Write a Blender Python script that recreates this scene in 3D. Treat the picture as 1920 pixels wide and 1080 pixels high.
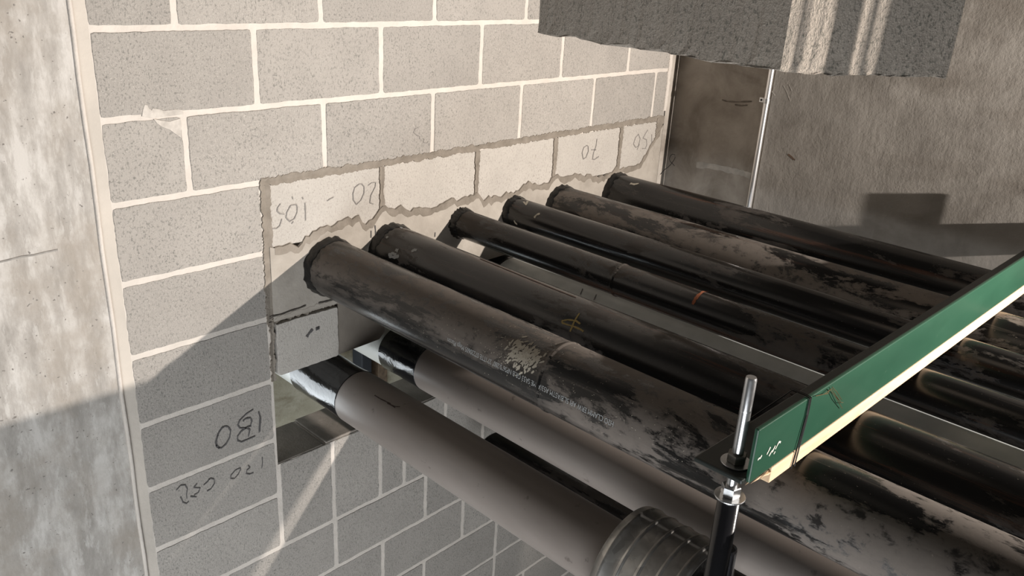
import bpy, bmesh, math, random, zlib
from mathutils import Vector, Matrix
from math import sin, cos, pi, radians, atan2, sqrt

for o in list(bpy.data.objects):
    bpy.data.objects.remove(o, do_unlink=True)
scene = bpy.context.scene
COL = scene.collection
rnd = random.Random(7)

# ------------------------------------------------------------------ camera
# x runs along the block wall, y = 0 is its face (the room is on the -y side), z up
CAM = Vector((-0.71510, -1.96033, 0.59659))
RIGHT = Vector((0.69311336, -0.71869378, 0.05543582))
DOWN = Vector((-0.23143858, -0.29471476, -0.92713505))
FWD = Vector((0.68266394, 0.6297797, -0.37060421))
FPX = 1552.54
cam_d = bpy.data.cameras.new('camera')
cam_d.sensor_width = 36.0
cam_d.lens = 36.0 * FPX / 1920.0
cam_d.clip_start = 0.02
cam_o = bpy.data.objects.new('camera', cam_d)
COL.objects.link(cam_o)
m = Matrix.Identity(4)
for i in range(3):
    m[i][0] = RIGHT[i]; m[i][1] = -DOWN[i]; m[i][2] = -FWD[i]; m[i][3] = CAM[i]
cam_o.matrix_world = m
scene.camera = cam_o

# ------------------------------------------------------------------ world, lights, exposure
w = bpy.data.worlds.new('world'); scene.world = w; w.use_nodes = True
w.node_tree.nodes['Background'].inputs[0].default_value = (1.0, 0.93, 0.85, 1)
w.node_tree.nodes['Background'].inputs[1].default_value = 0.040

LAMP = Vector((1.80, -3.30, 0.42))
def look_rot(d):
    return Vector(d).to_track_quat('-Z', 'Y').to_euler()
def light(name, kind, loc, direction, energy, color, **kw):
    d = bpy.data.lights.new(name, kind); d.energy = energy; d.color = color
    for k, v in kw.items(): setattr(d, k, v)
    o = bpy.data.objects.new(name, d); COL.objects.link(o)
    o.location = loc; o.rotation_euler = look_rot(direction)
    return o
# the work light that stands on the near end of the pipes, aimed at the top of the wall
light('work_light_beam', 'SPOT', LAMP, (-0.26, 1.0, 0.17), 840, (1.0, 0.915, 0.84),
      spot_size=radians(104), spot_blend=1.0, shadow_soft_size=0.016)
# daylight from a doorway far down to the left of the pipes
light('doorway_daylight', 'AREA', (-1.5, -2.4, -1.9), (1.3, 1.35, 0.66), 78, (0.94, 0.97, 1.0),
      shape='RECTANGLE', size=1.6, size_y=1.1)
# daylight that floods the floor below the near end of the pipes
light('floor_daylight', 'AREA', (-0.45, -2.0, -2.4), (0.60, 0.55, 0.80), 26, (0.94, 0.97, 1.0),
      shape='RECTANGLE', size=1.8, size_y=1.2)
# daylight in the space behind the wall: a window at its left end and light coming up from the floor there
light('back_room_window', 'AREA', (0.06, 0.90, -1.25), (0.45, -1.0, 0.12), 34, (0.88, 0.95, 1.0),
      shape='RECTANGLE', size=1.35, size_y=1.2)
light('back_room_daylight', 'AREA', (1.3, 0.45, -2.40), (0.1, 0.40, 1.0), 10, (0.92, 0.97, 1.0),
      shape='RECTANGLE', size=1.6, size_y=0.4)

vs = scene.view_settings
vs.view_transform = 'Standard'; vs.look = 'None'; vs.gamma = 1.0
vs.exposure = 0.0
vs.use_curve_mapping = False

# ------------------------------------------------------------------ pixel helpers (1920 x 1080): where a mark sits on a surface
def ray(u, v):
    return (RIGHT * ((u - 960) / FPX) + DOWN * ((v - 540) / FPX) + FWD).normalized()
def hit_plane(u, v, ax, val):
    d = ray(u, v); t = (val - CAM[ax]) / d[ax]
    return CAM + d * t
def hit_wall(u, v):
    return hit_plane(u, v, 1, 0.0)
def hit_pipe(u, v, x, z, r):
    d = ray(u, v); a = d.x * d.x + d.z * d.z
    ex, ez = CAM.x - x, CAM.z - z
    b = 2 * (ex * d.x + ez * d.z); c = ex * ex + ez * ez - r * r
    D = max(b * b - 4 * a * c, 0)
    return CAM + d * ((-b - sqrt(D)) / (2 * a))

# ------------------------------------------------------------------ object helpers
def tag(o, label=None, cat=None, group=None, kind=None):
    if label: o['label'] = label
    if cat: o['category'] = cat
    if group: o['group'] = group
    if kind: o['kind'] = kind
    return o
def link(name, me, mat, parent=None, smooth=False):
    o = bpy.data.objects.new(name, me); COL.objects.link(o)
    if mat is not None and not me.materials: me.materials.append(mat)
    if smooth:
        for p in me.polygons: p.use_smooth = True
    if parent: o.parent = parent
    return o
def mesh_from(name, verts, faces):
    me = bpy.data.meshes.new(name); me.from_pydata([tuple(v) for v in verts], [], faces); me.update(); return me
def bm_mesh(name, bm, recalc=True):
    if recalc: bmesh.ops.recalc_face_normals(bm, faces=bm.faces)
    me = bpy.data.meshes.new(name); bm.to_mesh(me); bm.free(); return me
def empty(name, loc):
    o = bpy.data.objects.new(name, None); COL.objects.link(o); o.location = loc; o.empty_display_size = 0.1
    return o
def add_box(bm, lo, hi, bevel=0.0, seg=1):
    r = bmesh.ops.create_cube(bm, size=1.0)
    vs_ = r['verts']
    for v in vs_:
        v.co = Vector([lo[i] + (v.co[i] + 0.5) * (hi[i] - lo[i]) for i in range(3)])
    if bevel > 0:
        es = list({e for v in vs_ for e in v.link_edges})
        bmesh.ops.bevel(bm, geom=es, offset=bevel, segments=seg, affect='EDGES', profile=0.6)
def box_mesh(name, lo, hi, bevel=0.0, seg=1):
    bm = bmesh.new(); add_box(bm, lo, hi, bevel, seg); return bm_mesh(name, bm)
def lathe_y(profile, n=64, jit=None, cap=True):
    """profile: list of (y, r) -> verts, faces about the y axis"""
    V, F = [], []
    for k, (y, r) in enumerate(profile):
        for i in range(n):
            a = 2 * pi * i / n
            rr, yy = (r, y) if jit is None else jit(k, i, y, r, a)
            V.append((rr * cos(a), yy, rr * sin(a)))
    for k in range(len(profile) - 1):
        for i in range(n):
            j = (i + 1) % n
            F.append((k * n + i, (k + 1) * n + i, (k + 1) * n + j, k * n + j))
    if cap:
        m_ = len(profile)
        for q, rev in ((0, False), (m_ - 1, True)):
            b = len(V); V += V[q * n:(q + 1) * n]
            F.append(tuple(reversed(range(b, b + n))) if rev else tuple(range(b, b + n)))
    return V, F
def tube(pts, r, n=8, closed=False):
    """a tube along a polyline"""
    V, F = [], []; N = len(pts); pts = [Vector(p) for p in pts]
    up = Vector((0.13, 0.31, 0.94))
    for k, p in enumerate(pts):
        t = (pts[min(k + 1, N - 1)] - pts[max(k - 1, 0)]).normalized()
        a = t.cross(up)
        if a.length < 1e-4: a = t.cross(Vector((1, 0, 0)))
        a.normalize(); b = t.cross(a)
        for i in range(n):
            q = 2 * pi * i / n
            V.append(p + a * (r * cos(q)) + b * (r * sin(q)))
    for k in range(N - 1):
        for i in range(n):
            j = (i + 1) % n
            F.append((k * n + i, (k + 1) * n + i, (k + 1) * n + j, k * n + j))
    F.append(tuple(range(n))); F.append(tuple(reversed(range((N - 1) * n, N * n))))
    return V, F
def rot_profile_z(profile, n=24):
    """profile (z, r) about the z axis"""
    V, F = [], []
    for z, r in profile:
        for i in range(n):
            a = 2 * pi * i / n; V.append((r * cos(a), r * sin(a), z))
    for k in range(len(profile) - 1):
        for i in range(n):
            j = (i + 1) % n
            F.append((k * n + i, k * n + j, (k + 1) * n + j, (k + 1) * n + i))
    for q, rev in ((0, True), (len(profile) - 1, False)):
        b = len(V); V += V[q * n:(q + 1) * n]
        F.append(tuple(reversed(range(b, b + n))) if rev else tuple(range(b, b + n)))
    return V, F

# ------------------------------------------------------------------ materials
def srgb(r, g, b):
    f = lambda c: (c / 255) / 12.92 if c / 255 <= 0.04045 else ((c / 255 + 0.055) / 1.055) ** 2.4
    return (f(r), f(g), f(b), 1)
class NT:
    def __init__(s, name):
        s.m = bpy.data.materials.new(name); s.m.use_nodes = True
        s.t = s.m.node_tree; s.b = s.t.nodes['Principled BSDF']
    def n(s, typ, **kw):
        x = s.t.nodes.new(typ)
        for k, v in kw.items():
            if hasattr(x, k): setattr(x, k, v)
            else: x.inputs[k].default_value = v
        return x
    def l(s, a, b): s.t.links.new(a, b)
    def coords(s, scale=(1, 1, 1), rand=True):
        tc = s.n('ShaderNodeTexCoord'); mp = s.n('ShaderNodeMapping'); mp.inputs['Scale'].default_value = scale
        src = tc.outputs['Object']
        if rand:
            oi = s.n('ShaderNodeObjectInfo')
            mu = s.n('ShaderNodeMath', operation='MULTIPLY'); mu.inputs[1].default_value = 37.0
            s.l(oi.outputs['Random'], mu.inputs[0])
            cb = s.n('ShaderNodeCombineXYZ'); s.l(mu.outputs[0], cb.inputs[0]); s.l(mu.outputs[0], cb.inputs[1]); s.l(mu.outputs[0], cb.inputs[2])
            ad = s.n('ShaderNodeVectorMath', operation='ADD'); s.l(src, ad.inputs[0]); s.l(cb.outputs[0], ad.inputs[1])
            src = ad.outputs[0]
        s.l(src, mp.inputs['Vector'])
        return mp.outputs[0]
    def noise(s, vec, scale, detail=4, rough=0.55, dist=0.0):
        x = s.n('ShaderNodeTexNoise'); s.l(vec, x.inputs['Vector'])
        x.inputs['Scale'].default_value = scale; x.inputs['Detail'].default_value = detail
        x.inputs['Roughness'].default_value = rough; x.inputs['Distortion'].default_value = dist
        return x.outputs['Fac']
    def ramp(s, fac, stops):
        x = s.n('ShaderNodeValToRGB'); s.l(fac, x.inputs[0]); e = x.color_ramp.elements
        while len(e) < len(stops): e.new(0.5)
        for el, (p, c) in zip(e, stops):
            el.position = p; el.color = c if len(c) == 4 else (c[0], c[1], c[2], 1)
        return x.outputs[0]
    def mix(s, fac, a, b, mode='MIX'):
        x = s.n('ShaderNodeMix', data_type='RGBA', blend_type=mode)
        if isinstance(fac, (int, float)): x.inputs[0].default_value = fac
        else: s.l(fac, x.inputs[0])
        for i, q in ((6, a), (7, b)):
            if isinstance(q, tuple): x.inputs[i].default_value = q
            else: s.l(q, x.inputs[i])
        return x.outputs[2]
    def bump(s, h, strength=0.3, dist=0.004, prev=None):
        x = s.n('ShaderNodeBump'); x.inputs['Strength'].default_value = strength; x.inputs['Distance'].default_value = dist
        s.l(h, x.inputs['Height'])
        if prev is not None: s.l(prev, x.inputs['Normal'])
        return x.outputs[0]
    def out(s, color=None, rough=None, normal=None, metal=None, spec=None):
        b = s.b
        if color is not None:
            if isinstance(color, tuple): b.inputs['Base Color'].default_value = color
            else: s.l(color, b.inputs['Base Color'])
        if rough is not None:
            if isinstance(rough, (int, float)): b.inputs['Roughness'].default_value = rough
            else: s.l(rough, b.inputs['Roughness'])
        if normal is not None: s.l(normal, b.inputs['Normal'])
        if metal is not None: b.inputs['Metallic'].default_value = metal
        if spec is not None: b.inputs['Specular IOR Level'].default_value = spec
        return s.m
W = (1, 1, 1, 1); K = (0, 0, 0, 1)

def mat_block(name, base, dark, lightc, pore=0.5):
    t = NT(name); v = t.coords(); vst = t.coords((1.0, 1.0, 0.35))
    big = t.noise(v, 8, 3); fine = t.noise(v, 420, 2, 0.6); mid = t.noise(v, 170, 2, 0.6); st = t.noise(vst, 300, 2, 0.55)
    dens = t.noise(v, 5, 2)
    c = t.ramp(big, [(0.3, tuple(0.94 * q for q in base[:3]) + (1,)), (0.7, tuple(min(1, 1.05 * q) for q in base[:3]) + (1,))])
    c = t.mix(t.ramp(fine, [(0.58, K), (0.72, (0.8, 0.8, 0.8, 1))]), c, lightc)
    pm = t.mix(1.0, t.ramp(mid, [(0.56, K), (0.68, (pore,) * 3 + (1,))]), t.ramp(dens, [(0.3, (0.45,) * 3 + (1,)), (0.65, W)]), 'MULTIPLY')
    c = t.mix(pm, c, dark)
    c = t.mix(t.ramp(st, [(0.57, K), (0.72, (pore * 0.9,) * 3 + (1,))]), c, dark)
    oi = t.n('ShaderNodeObjectInfo')
    hv = t.n('ShaderNodeHueSaturation'); t.l(c, hv.inputs['Color'])
    mr = t.n('ShaderNodeMapRange'); t.l(oi.outputs['Random'], mr.inputs[0]); mr.inputs[3].default_value = 0.93; mr.inputs[4].default_value = 1.06
    t.l(mr.outputs[0], hv.inputs['Value'])
    n1 = t.bump(t.mix(0.5, st, fine), 0.5, 0.003)
    n1 = t.bump(mid, 0.35, 0.003, n1)
    return t.out(hv.outputs[0], 0.93, n1, spec=0.2)
M = {}
M['block'] = mat_block('concrete_block', (0.318, 0.297, 0.271, 1), (0.11, 0.11, 0.10, 1), (0.50, 0.468, 0.425, 1), 0.62)
M['block_pale'] = mat_block('pale_concrete_block', (0.42, 0.393, 0.357, 1), (0.21, 0.19, 0.17, 1), (0.53, 0.50, 0.455, 1), 0.5)
M['block_rough'] = mat_block('rough_beam_concrete', (0.335, 0.294, 0.25, 1), (0.10, 0.10, 0.083, 1), (0.50, 0.445, 0.38, 1), 0.7)

def mat_mortar(name, a, b, bstr=0.35, rough=0.92, sc=14):
    t = NT(name); v = t.coords()
    big = t.noise(v, sc, 4, 0.6); fine = t.noise(v, 180, 3)
    c = t.ramp(big, [(0.32, a), (0.68, b)])
    n1 = t.bump(fine, bstr, 0.003); n1 = t.bump(t.noise(v, 40, 3), bstr, 0.006, n1)
    return t.out(c, rough, n1, spec=0.2)
M['mortar'] = mat_mortar('pale_mortar', (0.50, 0.46, 0.415, 1), (0.58, 0.535, 0.485, 1))
M['mortar_strip'] = mat_mortar('column_mortar', (0.44, 0.405, 0.36, 1), (0.52, 0.475, 0.42, 1), 0.2, sc=6)
M['mortar_wet'] = mat_mortar('damp_mortar', (0.175, 0.152, 0.125, 1), (0.25, 0.22, 0.185, 1), 0.5, 0.85, 22)
M['mortar_fill'] = mat_mortar('smooth_mortar_fill', (0.29, 0.262, 0.226, 1), (0.40, 0.365, 0.32, 1), 0.25, 0.85, 10)
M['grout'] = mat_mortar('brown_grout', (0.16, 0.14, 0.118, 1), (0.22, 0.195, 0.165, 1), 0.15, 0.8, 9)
M['sill'] = mat_mortar('sill_grout', (0.20, 0.18, 0.158, 1), (0.30, 0.272, 0.24, 1), 0.35, 0.9, 9)

def mat_column():
    t = NT('column_concrete'); v = t.coords((1, 1, 0.3), False); v2 = t.coords((1, 1, 1), False)
    a = t.noise(v, 16, 8, 0.72, 0.15); b = t.noise(v, 42, 6, 0.7, 0.2); f = t.noise(v2, 220, 3); br = t.noise(v2, 4.5, 6, 0.65)
    c = t.ramp(a, [(0.36, (0.27, 0.252, 0.228, 1)), (0.5, (0.375, 0.353, 0.324, 1)), (0.60, (0.49, 0.468, 0.437, 1))])
    c = t.mix(t.ramp(b, [(0.54, K), (0.64, (0.6, 0.6, 0.6, 1))]), c, (0.52, 0.50, 0.47, 1))
    c = t.mix(t.ramp(br, [(0.47, K), (0.64, (0.6, 0.6, 0.6, 1))]), c, (0.275, 0.24, 0.20, 1))
    pit = t.noise(v2, 90, 2)
    c = t.mix(t.ramp(pit, [(0.70, K), (0.74, W)]), c, (0.17, 0.155, 0.14, 1))
    n1 = t.bump(b, 0.22, 0.005); n1 = t.bump(f, 0.15, 0.002, n1)
    return t.out(c, 0.8, n1, spec=0.3)
M['column'] = mat_column()
def mat_right(name, c0, c1, c2, stain, streak):
    t = NT(name); v = t.coords((1, 1, 0.18), False); v2 = t.coords((1, 1, 1), False)
    a = t.noise(v2, 5, 6, 0.62, 0.4); s1 = t.noise(v, 52, 5, 0.6, 0.15); f = t.noise(v2, 140, 3)
    c = t.ramp(a, [(0.32, c0), (0.5, c1), (0.68, c2)])
    st = t.noise(t.coords((1, 0.7, 1.6), False), 3.2, 5, 0.6, 0.5)
    c = t.mix(t.ramp(st, [(0.52, K), (0.66, (0.75, 0.75, 0.75, 1))]), c, stain)
    c = t.mix(t.ramp(s1, [(0.58, K), (0.75, (0.35, 0.35, 0.35, 1))]), c, c2)
    n1 = t.bump(s1, streak * 0.45, 0.008); n1 = t.bump(t.noise(v2, 7, 6, 0.62), streak * 0.7, 0.035, n1); n1 = t.bump(f, 0.25, 0.003, n1)
    return t.out(c, 0.85, n1, spec=0.25)
M['right'] = mat_right('trowelled_concrete', (0.215, 0.199, 0.178, 1), (0.265, 0.247, 0.223, 1), (0.315, 0.295, 0.268, 1), (0.185, 0.166, 0.144, 1), 0.26)
M['return'] = mat_right('stained_concrete', (0.24, 0.213, 0.182, 1), (0.36, 0.325, 0.285, 1), (0.47, 0.432, 0.385, 1), (0.19, 0.16, 0.13, 1), 0.12)
M['back'] = mat_right('pale_back_wall', (0.30, 0.275, 0.20, 1), (0.43, 0.405, 0.32, 1), (0.55, 0.53, 0.45, 1), (0.17, 0.14, 0.08, 1), 0.05)
M['floor'] = mat_mortar('floor_concrete', (0.24, 0.225, 0.205, 1), (0.33, 0.31, 0.285, 1), 0.2, 0.8, 3)

def mat_steel(name, dust, amount, rust=0.0, gloss=0.24):
    t = NT(name); v = t.coords((1, 0.30, 1)); v2 = t.coords((1, 0.7, 1)); vl = t.coords((1, 0.035, 1))
    a = t.noise(v, 9, 8, 0.70, 0.35); b = t.noise(v2, 34, 7, 0.72, 0.3); l = t.noise(vl, 46, 4, 0.6); sp = t.noise(v2, 160, 2, 0.6)
    blackc = (0.0075, 0.0072, 0.007, 1)
    lo, hi = 0.60 - amount, 0.640 - amount
    msk = t.ramp(a, [(lo, K), (hi, W)])
    brk = t.ramp(b, [(0.38, (0.12,) * 3 + (1,)), (0.47, W)])
    msk = t.mix(1.0, msk, brk, 'MULTIPLY')
    # dust lies on the upper sides; the lower sides are clean black mill scale
    tcn = t.n('ShaderNodeTexCoord'); sx = t.n('ShaderNodeSeparateXYZ'); t.l(tcn.outputs['Normal'], sx.inputs[0])
    mm = t.n('ShaderNodeMath', operation='MULTIPLY_ADD'); t.l(sx.outputs['Z'], mm.inputs[0]); mm.inputs[1].default_value = 0.5
    mn = t.n('ShaderNodeMath', operation='MULTIPLY_ADD'); t.l(a, mn.inputs[0]); mn.inputs[1].default_value = 1.1; mn.inputs[2].default_value = -0.05
    sy = t.n('ShaderNodeSeparateXYZ'); t.l(tcn.outputs['Object'], sy.inputs[0])
    yr = t.n('ShaderNodeMapRange'); t.l(sy.outputs['Y'], yr.inputs[0]); yr.inputs[1].default_value = -0.75; yr.inputs[2].default_value = -1.15
    yr.inputs[3].default_value = 0.0; yr.inputs[4].default_value = 0.40      # handled and dusty all round further out
    ya = t.n('ShaderNodeMath', operation='ADD'); t.l(mn.outputs[0], ya.inputs[0]); t.l(yr.outputs[0], ya.inputs[1])
    t.l(ya.outputs[0], mm.inputs[2])
    msk = t.mix(1.0, msk, t.ramp(mm.outputs[0], [(0.42, (0.03,) * 3 + (1,)), (0.72, W)]), 'MULTIPLY')
    d2 = t.mix(b, tuple(0.62 * q for q in dust[:3]) + (1,), tuple(1.25 * q for q in dust[:3]) + (1,))
    c = t.mix(msk, blackc, d2)
    c = t.mix(t.ramp(l, [(0.57, K), (0.66, (0.45,) * 3 + (1,))]), c, tuple(0.6 * q for q in dust[:3]) + (1,))
    c = t.mix(t.ramp(sp, [(0.70, K), (0.76, (0.5,) * 3 + (1,))]), c, tuple(2.2 * q for q in dust[:3]) + (1,))
    if rust > 0:
        c = t.mix(t.ramp(t.noise(vl, 24, 6, 0.68), [(0.57, K), (0.66, (rust,) * 3 + (1,))]), c, (0.085, 0.034, 0.018, 1))
    ro = t.ramp(msk, [(0, (gloss,) * 3 + (1,)), (1, (0.85,) * 3 + (1,))])
    n1 = t.bump(b, 0.14, 0.002)
    return t.out(c, ro, n1, spec=0.45)
M['steel_a'] = mat_steel('dusty_black_steel', (0.130, 0.111, 0.096, 1), 0.125)
M['steel_b'] = mat_steel('dark_black_steel', (0.060, 0.052, 0.046, 1), 0.05, 0.6)
M['steel_c'] = mat_steel('rusty_black_steel', (0.065, 0.055, 0.047, 1), 0.06, 0.8)
M['steel_d'] = mat_steel('grey_dusty_steel', (0.150, 0.130, 0.113, 1), 0.13, 0.25)
M['steel_e'] = mat_steel('black_gloss_steel', (0.055, 0.048, 0.043, 1), 0.03, 0.3, 0.2)
def mat_plain(name, color, rough=0.5, metal=0.0, spec=0.5, bump=0.0, bscale=60, vary=0.0):
    t = NT(name); c = color; nrm = None
    if vary > 0 or bump > 0:
        v = t.coords(); nz = t.noise(v, bscale, 4)
        if vary > 0:
            c = t.ramp(nz, [(0.3, tuple((1 - vary) * q for q in color[:3]) + (1,)), (0.7, tuple(min(1, (1 + vary) * q) for q in color[:3]) + (1,))])
        if bump > 0: nrm = t.bump(nz, bump, 0.003)
    return t.out(c, rough, nrm, metal, spec)
def mat_jacket():
    t = NT('taupe_jacket'); v = t.coords((1, 0.3, 1)); v2 = t.coords()
    a = t.noise(v, 6, 4); b = t.noise(v2, 28, 4, 0.6)
    c = t.ramp(a, [(0.35, (0.185, 0.160, 0.143, 1)), (0.65, (0.245, 0.216, 0.196, 1))])
    c = t.mix(t.ramp(b, [(0.66, K), (0.74, (0.6, 0.6, 0.6, 1))]), c, (0.07, 0.055, 0.048, 1))
    return t.out(c, 0.42, t.bump(a, 0.1, 0.004), spec=0.45)
M['jacket'] = mat_jacket()
M['jacket_pale'] = mat_plain('pale_grey_jacket', (0.40, 0.425, 0.42, 1), 0.4, vary=0.12, bscale=14)
def mat_tape():
    t = NT('glossy_black_tape'); v = t.coords((1, 0.6, 1))
    a = t.noise(v, 30, 4, 0.6, 1.2)
    return t.out((0.008, 0.008, 0.009, 1), 0.13, t.bump(a, 0.35, 0.004), spec=0.6)
M['tape'] = mat_tape()
M['white_wrap'] = mat_plain('white_wrap', (0.45, 0.455, 0.43, 1), 0.3, bump=0.3, bscale=40)
M['collar'] = mat_plain('black_sealant', (0.0035, 0.0035, 0.0035, 1), 0.35, bump=0.5, bscale=120)
def mat_galv():
    t = NT('galvanised_steel'); v = t.coords()
    vo = t.n('ShaderNodeTexVoronoi'); vo.inputs['Scale'].default_value = 42; t.l(v, vo.inputs['Vector'])
    a = t.noise(v, 9, 4, 0.6)
    c = t.ramp(vo.outputs['Color'], [(0.2, (0.52, 0.51, 0.49, 1)), (0.8, (0.72, 0.71, 0.68, 1))])
    c = t.mix(t.ramp(a, [(0.45, K), (0.62, (0.55, 0.55, 0.55, 1))]), c, (0.26, 0.24, 0.215, 1))
    return t.out(c, t.ramp(a, [(0.3, (0.25,) * 3 + (1,)), (0.7, (0.45,) * 3 + (1,))]), t.bump(a, 0.25, 0.006), 0.85)
M['galv'] = mat_galv()
M['zinc'] = mat_plain('zinc_plated_steel', (0.62, 0.63, 0.64, 1), 0.28, 0.95, vary=0.12, bscale=90)
M['conduit'] = mat_plain('bright_conduit', (0.9, 0.9, 0.9, 1), 0.3, 0.9)
M['black_sleeve'] = mat_plain('black_painted_sleeve', (0.012, 0.012, 0.014, 1), 0.2, 0.0, 0.6, bump=0.15, bscale=50)
def mat_green():
    t = NT('green_paint'); v = t.coords((0.3, 1, 1)); v2 = t.coords()
    a = t.noise(v, 10, 5); b = t.noise(v2, 55, 5, 0.75)
    c = t.ramp(a, [(0.3, (0.012, 0.050, 0.029, 1)), (0.7, (0.020, 0.068, 0.041, 1))])
    c = t.mix(t.ramp(b, [(0.68, K), (0.74, (0.6, 0.6, 0.6, 1))]), c, (0.12, 0.18, 0.13, 1))
    return t.out(c, 0.34, t.bump(b, 0.06, 0.002), spec=0.45)
M['green'] = mat_green()
M['green_dark'] = mat_plain('dark_green_paint', (0.007, 0.011, 0.009, 1), 0.45, bump=0.1, bscale=50)  # the green darkened: shade on the flat leg put into its colour
M['paint_white'] = mat_plain('white_chalk_paint', (0.52, 0.52, 0.46, 1), 0.8)
def mat_wood():
    t = NT('fresh_pine'); v = t.coords((0.12, 1, 1)); v2 = t.coords((0.25, 1, 1))
    a = t.noise(v, 60, 5, 0.6, 0.8); k = t.noise(v2, 22, 3)
    c = t.ramp(a, [(0.3, (0.56, 0.40, 0.25, 1)), (0.7, (0.70, 0.53, 0.36, 1))])
    c = t.mix(t.ramp(k, [(0.68, K), (0.74, (0.7, 0.7, 0.7, 1))]), c, (0.33, 0.20, 0.11, 1))
    return t.out(c, 0.75, t.bump(a, 0.2, 0.002), spec=0.25)
M['wood'] = mat_wood()
M['pencil'] = mat_plain('pencil_line', (0.20, 0.185, 0.17, 1), 0.8)
M['marker'] = mat_plain('charcoal_marker', (0.085, 0.08, 0.078, 1), 0.8)
M['yellow_chalk'] = mat_plain('yellow_chalk', (0.34, 0.26, 0.10, 1), 0.85)
M['rust'] = mat_plain('orange_rust', (0.24, 0.075, 0.03, 1), 0.85, vary=0.3, bscale=150)
M['rust_dull'] = mat_plain('dull_rust', (0.055, 0.030, 0.020, 1), 0.85, vary=0.4, bscale=120)
M['stencil'] = mat_plain('white_stencil', (0.30, 0.31, 0.31, 1), 0.7)
M['wire'] = mat_plain('dark_tie_wire', (0.02, 0.018, 0.016, 1), 0.5, 0.5)
M['wire_old'] = mat_plain('brassy_tie_wire', (0.16, 0.12, 0.06, 1), 0.4, 0.7)
M['splat'] = mat_plain('cement_splash', (0.40, 0.365, 0.30, 1), 0.9)
M['dark_gap'] = mat_plain('dark_sealant_joint', (0.02, 0.018, 0.016, 1), 0.9)
M['grout_crack'] = mat_plain('crack_brown', (0.06, 0.05, 0.042, 1), 0.9)
M['label_white'] = mat_plain('white_strip', (0.6, 0.57, 0.52, 1), 0.6)
M['blue_post'] = mat_plain('blue_black_post', (0.03, 0.035, 0.045, 1), 0.35)
M['brown_post'] = mat_plain('brown_post', (0.16, 0.11, 0.07, 1), 0.7, vary=0.4, bscale=40)
M['smear'] = mat_mortar('mortar_smear', (0.38, 0.352, 0.318, 1), (0.52, 0.485, 0.44, 1), 0.3, sc=45)

# ------------------------------------------------------------------ decals: strokes, ribbons and patches that lie on a surface
def stroke_mesh(name, strokes, surf, width, lift=0.0009, normal=None):
    """strokes in 1920x1080 pixels of the photograph, laid on a surface"""
    V, F = [], []
    for st in strokes:
        P = []
        for k in range(len(st) - 1):
            for q in range(4):
                f = q / 4
                P.append((st[k][0] * (1 - f) + st[k + 1][0] * f, st[k][1] * (1 - f) + st[k + 1][1] * f))
        P.append(st[-1])
        Q = [surf(*p) for p in P]; base = len(V)
        for k, q in enumerate(Q):
            t = Q[min(k + 1, len(Q) - 1)] - Q[max(k - 1, 0)]
            nn = normal(q) if normal else Vector((0, -1, 0))
            s = t.cross(nn); s.normalize()
            ww = width * (0.7 + 0.5 * rnd.random()) * 0.5
            V += [q + nn * lift + s * ww, q + nn * lift - s * ww]
        for k in range(len(Q) - 1):
            a = base + 2 * k; F.append((a, a + 1, a + 3, a + 2))
    return mesh_from(name, V, F)
def jag(n, amp, seed):
    r = random.Random(seed); out = []; v = 0
    for _ in range(n):
        v = 0.55 * v + r.uniform(-amp, amp); out.append(v)
    return out
def ribbon(name, p0, p1, width, amp, seed, mat, parent, y=-0.003, thick=0.006, step=0.0045):
    """ragged mortar band on the wall face from (x, z) to (x, z), with thickness"""
    a, b = Vector((p0[0], 0, p0[1])), Vector((p1[0], 0, p1[1]))
    L = (b - a).length; n = max(3, int(L / step)); t = (b - a) / L; s = Vector((-t.z, 0, t.x))
    j1, j2 = jag(n + 1, amp, seed), jag(n + 1, amp, seed + 991)
    V, F = [], []
    for k in range(n + 1):
        c = a + t * (L * k / n)
        o1 = width / 2 + j1[k]; o2 = width / 2 + j2[k]
        yc = y + 0.002
        V += [c + s * o1 + Vector((0, thick, 0)), c + s * (o1 - 0.002) + Vector((0, y, 0)), c + Vector((0, yc, 0)),
              c - s * (o2 - 0.002) + Vector((0, y, 0)), c - s * o2 + Vector((0, thick, 0))]
    for k in range(n):
        for q in range(4):
            i = 5 * k + q; F.append((i, i + 1, i + 6, i + 5))
    o = link(name, mesh_from(name, V, F), mat, parent)
    return o
def slab_poly(name, pts, y0, y1, mat, parent):
    """flat patch with thickness: outline in wall (x, z)"""
    bm = bmesh.new()
    f = bm.faces.new([bm.verts.new((p[0], y0, p[1])) for p in pts])
    r = bmesh.ops.extrude_face_region(bm, geom=[f])
    for v in [g for g in r['geom'] if isinstance(g, bmesh.types.BMVert)]: v.co.y = y1
    return link(name, bm_mesh(name, bm), mat, parent)

# ================================================================== STRUCTURE
FLOOR = -2.6; TOP = 1.5
fl = link('floor', box_mesh('floor', (-3.2, -4.6, FLOOR - 0.1), (2.6, 2.0, FLOOR)), M['floor']); tag(fl, 'grey concrete floor far below the pipes', 'floor', kind='structure')

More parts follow.
